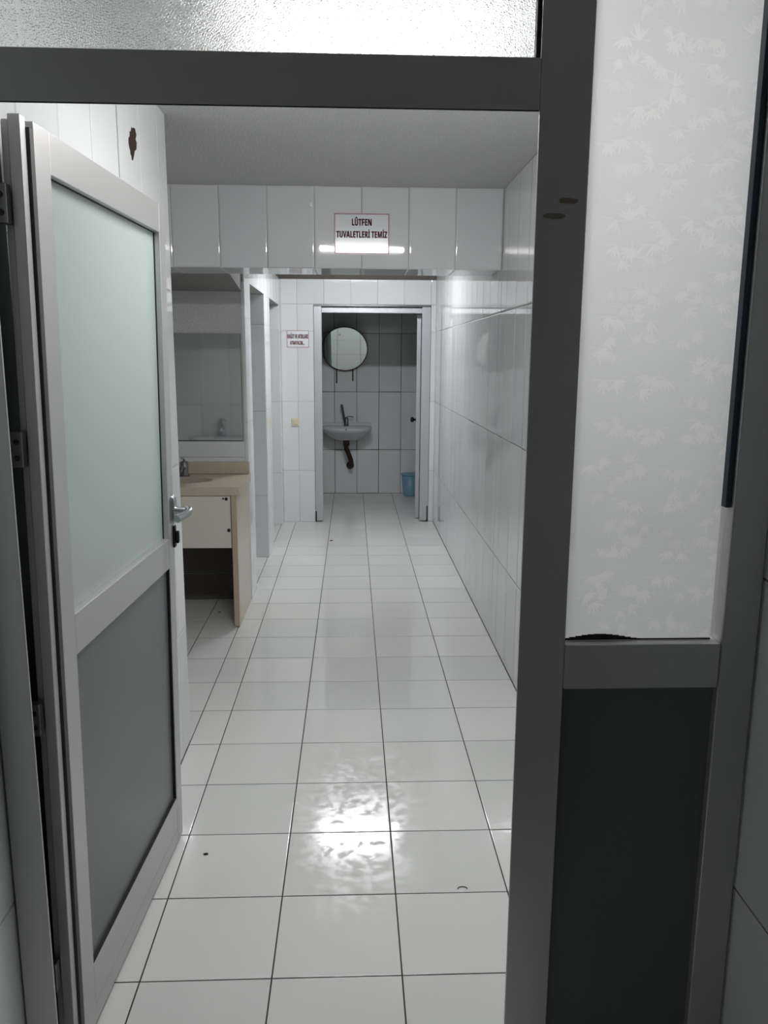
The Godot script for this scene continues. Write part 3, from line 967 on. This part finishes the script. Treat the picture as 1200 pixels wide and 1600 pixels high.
# ---------------------------------------------------------------- washroom
func build_back_room_things() -> void:
	var zw := -9.659
	var s := thing("wall_basin", "grey-white basin hung on the washroom's back wall under the round mirror", "basin", Vector3(0.150, 0.822, zw))
	part("bowl", basin_mesh(0.298, 0.44, 0.155), M.ceramic, s)
	part("splash_rim", box_mesh(Vector3(-0.295, -0.02, 0.0005), Vector3(0.295, 0.035, 0.026), 0.01), M.ceramic, s)
	part("overflow", tube([Vector3(0, -0.012, 0.438), Vector3(0, -0.012, 0.4415)], [0.008], 10), M.black, s)
	var p := thing("drain_pipe", "brown corroded waste pipe curving from basin to wall", "pipe", Vector3(0.150, 0.664, zw))
	part("pipe", tube(smooth_path([Vector3(0, 0, 0.20), Vector3(0.0, -0.09, 0.20), Vector3(0.03, -0.17, 0.19), Vector3(0.055, -0.25, 0.17), Vector3(0.05, -0.31, 0.12), Vector3(0.045, -0.32, 0.03), Vector3(0.045, -0.32, 0.001)]), [0.026, 0.025, 0.028], 14), M.rust, p)
	part("collar", lathe_at(Vector3(0, -0.03, 0.20), [[0.001, -0.03], [0.036, -0.03], [0.038, 0.0], [0.036, 0.028], [0.001, 0.0285]]), M.rust, p)
	part("wall_flange", tube([Vector3(0.045, -0.32, 0.0005), Vector3(0.045, -0.32, 0.012)], [0.046], 18), M.rust, p)
	var t := thing("basin_tap", "dark mixer tap with tall bent spout on the washroom basin", "tap", Vector3(0.150, 0.823, zw + 0.06))
	part("body", lathe([[0.001, 0.0003], [0.030, 0.0003], [0.028, 0.02], [0.024, 0.085], [0.018, 0.10], [0.001, 0.102]]), M.dull_chrome, t)
	part("spout", tube(smooth_path([Vector3(-0.014, 0.03, 0.0), Vector3(-0.03, 0.12, 0.01), Vector3(-0.045, 0.21, 0.03), Vector3(-0.052, 0.245, 0.06), Vector3(-0.055, 0.225, 0.09)]), [0.014, 0.014, 0.013], 12), M.dull_chrome, t)
	part("lever", tube(smooth_path([Vector3(0.0, 0.095, 0), Vector3(0.03, 0.112, 0.01), Vector3(0.085, 0.105, 0.03)]), [0.012, 0.010, 0.006], 10), M.chrome, t)
	# round mirror leaning forward on two struts
	var tilt := 0.345
	var rr := 0.268
	var m := thing("round_mirror", "round mirror with thin black rim leaning over the washroom basin", "mirror", Vector3(0.135, 1.715, zw + 0.125))
	var face := Node3D.new()
	face.name = "mirror_disc"
	m.add_child(face)
	face.rotation.x = tilt
	part("glass", disc_mesh(rr - 0.008, -0.004, 0.0), M.mirror, face)
	var prof := []
	for a: Array in [[rr - 0.010, 0.004], [rr, 0.004], [rr, -0.018], [rr - 0.010, -0.018]]:
		prof.append(ring(Vector3(0, 0, a[1]), Vector3(a[0], 0, 0), Vector3(0, a[0], 0), 56))
	prof.append(prof[0])
	part("rim", loft(prof, false, false, -1), M.black, face)
	part("back_board", disc_mesh(rr - 0.011, -0.016, -0.006), M.rear_plaster, face)
	for k: Array in [[-0.098, -0.395], [0.092, -0.37]]:
		part("strut", boxes_mesh([[Vector3(k[0] - 0.008, k[1], -0.124), Vector3(k[0] + 0.008, -0.17, -0.1115)], [Vector3(k[0] - 0.008, -0.215, -0.1115), Vector3(k[0] + 0.008, -0.200, -0.088)]], 0.001), M.black, m)
	# waste bin
	var b := thing("waste_bin", "light blue plastic bin on the washroom floor beside the door", "bin", Vector3(0.915, 0.0, -9.50))
	part("tub", lathe([[0.001, 0.001], [0.082, 0.001], [0.088, 0.02], [0.108, 0.255], [0.104, 0.255], [0.084, 0.024], [0.001, 0.012]], 32), M.blue_plastic, b)
	part("rim", lathe([[0.1045, 0.262], [0.114, 0.262], [0.114, 0.246], [0.1085, 0.246], [0.1085, 0.2555], [0.1045, 0.2555]], 32), M.blue_plastic, b)

func lathe_at(c: Vector3, profile: Array) -> Mesh:
	var rings := []
	for p: Array in profile:
		rings.append(ring(c + Vector3(0, p[1], 0), Vector3(p[0], 0, 0), Vector3(0, 0, p[0]), 20))
	return loft(rings)

func disc_mesh(r: float, z0: float, z1: float) -> Mesh:
	return loft([ring(Vector3(0, 0, z0), Vector3(r, 0, 0), Vector3(0, r, 0), 56), ring(Vector3(0, 0, z1), Vector3(r, 0, 0), Vector3(0, r, 0), 56)], true, true, 0)

# ---------------------------------------------------------------- signs
func lettering(parent: Node3D, text: String, at: Vector3, width: float, high: float) -> void:
	var tm := TextMesh.new()
	var f := SystemFont.new()
	f.font_names = PackedStringArray(["Droid Sans"])
	f.font_weight = 700
	tm.font = f
	tm.text = text
	tm.font_size = 64
	tm.pixel_size = 0.01
	tm.depth = 0.02
	var box := tm.get_aabb()
	var st := SurfaceTool.new()
	for k: Vector2 in [Vector2(-0.022, 0), Vector2(0.022, 0), Vector2(0, 0.012), Vector2(0, -0.012)]:
		st.append_from(tm, 0, Transform3D(Basis(), Vector3(k.x, k.y, 0)))
	var o := part("lettering", st.commit(), M.red, parent)
	var k := Vector3(width / box.size.x, high / box.size.y, 0.02)
	o.scale = k
	var c := box.get_center()
	o.position = at - Vector3(c.x * k.x, c.y * k.y, 0)

func sign_board(called_label: String, at: Vector3, w: float, h: float, line: float) -> Node3D:
	var s := thing("wall_sign", called_label, "sign", at, "")
	part("board", box_mesh(Vector3(-w / 2, -h / 2, 0.0002), Vector3(w / 2, h / 2, 0.003), 0.0006), M.sign, s)
	var i := 0.002
	var z0 := 0.0029
	var z1 := 0.0034
	part("border", boxes_mesh([
		[Vector3(-w / 2 + i, h / 2 - i - line, z0), Vector3(w / 2 - i, h / 2 - i, z1)], [Vector3(-w / 2 + i, -h / 2 + i, z0), Vector3(w / 2 - i, -h / 2 + i + line, z1)],
		[Vector3(-w / 2 + i, -h / 2 + i + line, z0), Vector3(-w / 2 + i + line, h / 2 - i - line, z1)], [Vector3(w / 2 - i - line, -h / 2 + i + line, z0), Vector3(w / 2 - i, h / 2 - i - line, z1)]]), M.red, s)
	return s

func build_signs() -> void:
	var a := sign_board("white sign with red border and two red lines of text on the tiled beam", Vector3(0.271, 2.269, -4.4995), 0.296, 0.210, 0.004)
	lettering(a, "LÛTFEN", Vector3(0, 0.064, 0.0034), 0.104, 0.044)
	lettering(a, "TUVALETLERİ TEMİZ", Vector3(0, 0.002, 0.0034), 0.270, 0.042)
	var b := sign_board("small white sign with red text on the end wall left of the doorway", Vector3(-0.301, 1.793, -7.9395), 0.214, 0.162, 0.004)
	lettering(b, "KAĞIT VE ATIKLARI", Vector3(0, 0.030, 0.0034), 0.194, 0.050)
	lettering(b, "ATMAYALIM...", Vector3(-0.006, -0.037, 0.0034), 0.138, 0.036)

# ---------------------------------------------------------------- small things
func build_small_things() -> void:
	var s := thing("light_switch", "cream light switch on the end wall left of the doorway", "switch", Vector3(-0.335, 0.996, -7.9398))
	part("plate", box_mesh(Vector3(-0.038, -0.040, 0.0), Vector3(0.038, 0.040, 0.012), 0.004), M.cream_switch, s)
	part("rocker", box_mesh(Vector3(-0.020, -0.024, 0.0122), Vector3(0.022, 0.024, 0.018), 0.003), M.cream_switch, s)
	var r := RandomNumberGenerator.new()
	r.seed = 12
	for k: Array in [[-0.270, -2.43, 0.011, "small brown crumb on a floor tile near the open door"], [0.03, -7.077, 0.018, "small brown crumb on the floor near the end wall"], [-0.64, -5.02, 0.012, "small dark crumb on the floor under the vanity cabinet"]]:
		var rings := []
		for j in 4:
			var rg := []
			var q: float = [0.6, 1.0, 0.75, 0.2][j]
			for i in 9:
				var a := TAU * i / 9
				var rad: float = k[2] * q * r.randf_range(0.6, 1.1)
				rg.append(Vector3(cos(a) * rad, 0.0002 + j * k[2] * 0.14, sin(a) * rad * 0.6))
			rings.append(rg)
		var c := thing("crumb", k[3], "litter", Vector3(k[0], 0, k[1]), "crumbs on the floor")
		part("bit", loft(rings), M.crumb, c)
	# a curled hair-thin offcut lying on a joint
	var h := thing("curled_scrap", "thin dark curl of scrap on a floor joint near the post", "litter", Vector3(0.557, 0.0, -2.225))
	var pts := []
	for k in 9:
		var a := PI * k / 8.0
		pts.append(Vector3(-cos(a) * 0.015, 0.0016, -sin(a) * 0.011))
	part("curl", tube(pts, [0.0013], 6), M.crumb, h)
	# scraps of tape left on the beam
	var t := thing("tape_scrap", "tiny silvery scrap of tape on the beam left of the sign", "tape", Vector3(0.002, 2.421, -4.4996))
	part("scrap", box_mesh(Vector3(-0.005, -0.014, 0.0), Vector3(0.006, 0.012, 0.002), 0.0005), M.steel, t)
	t.rotation.z = -0.5
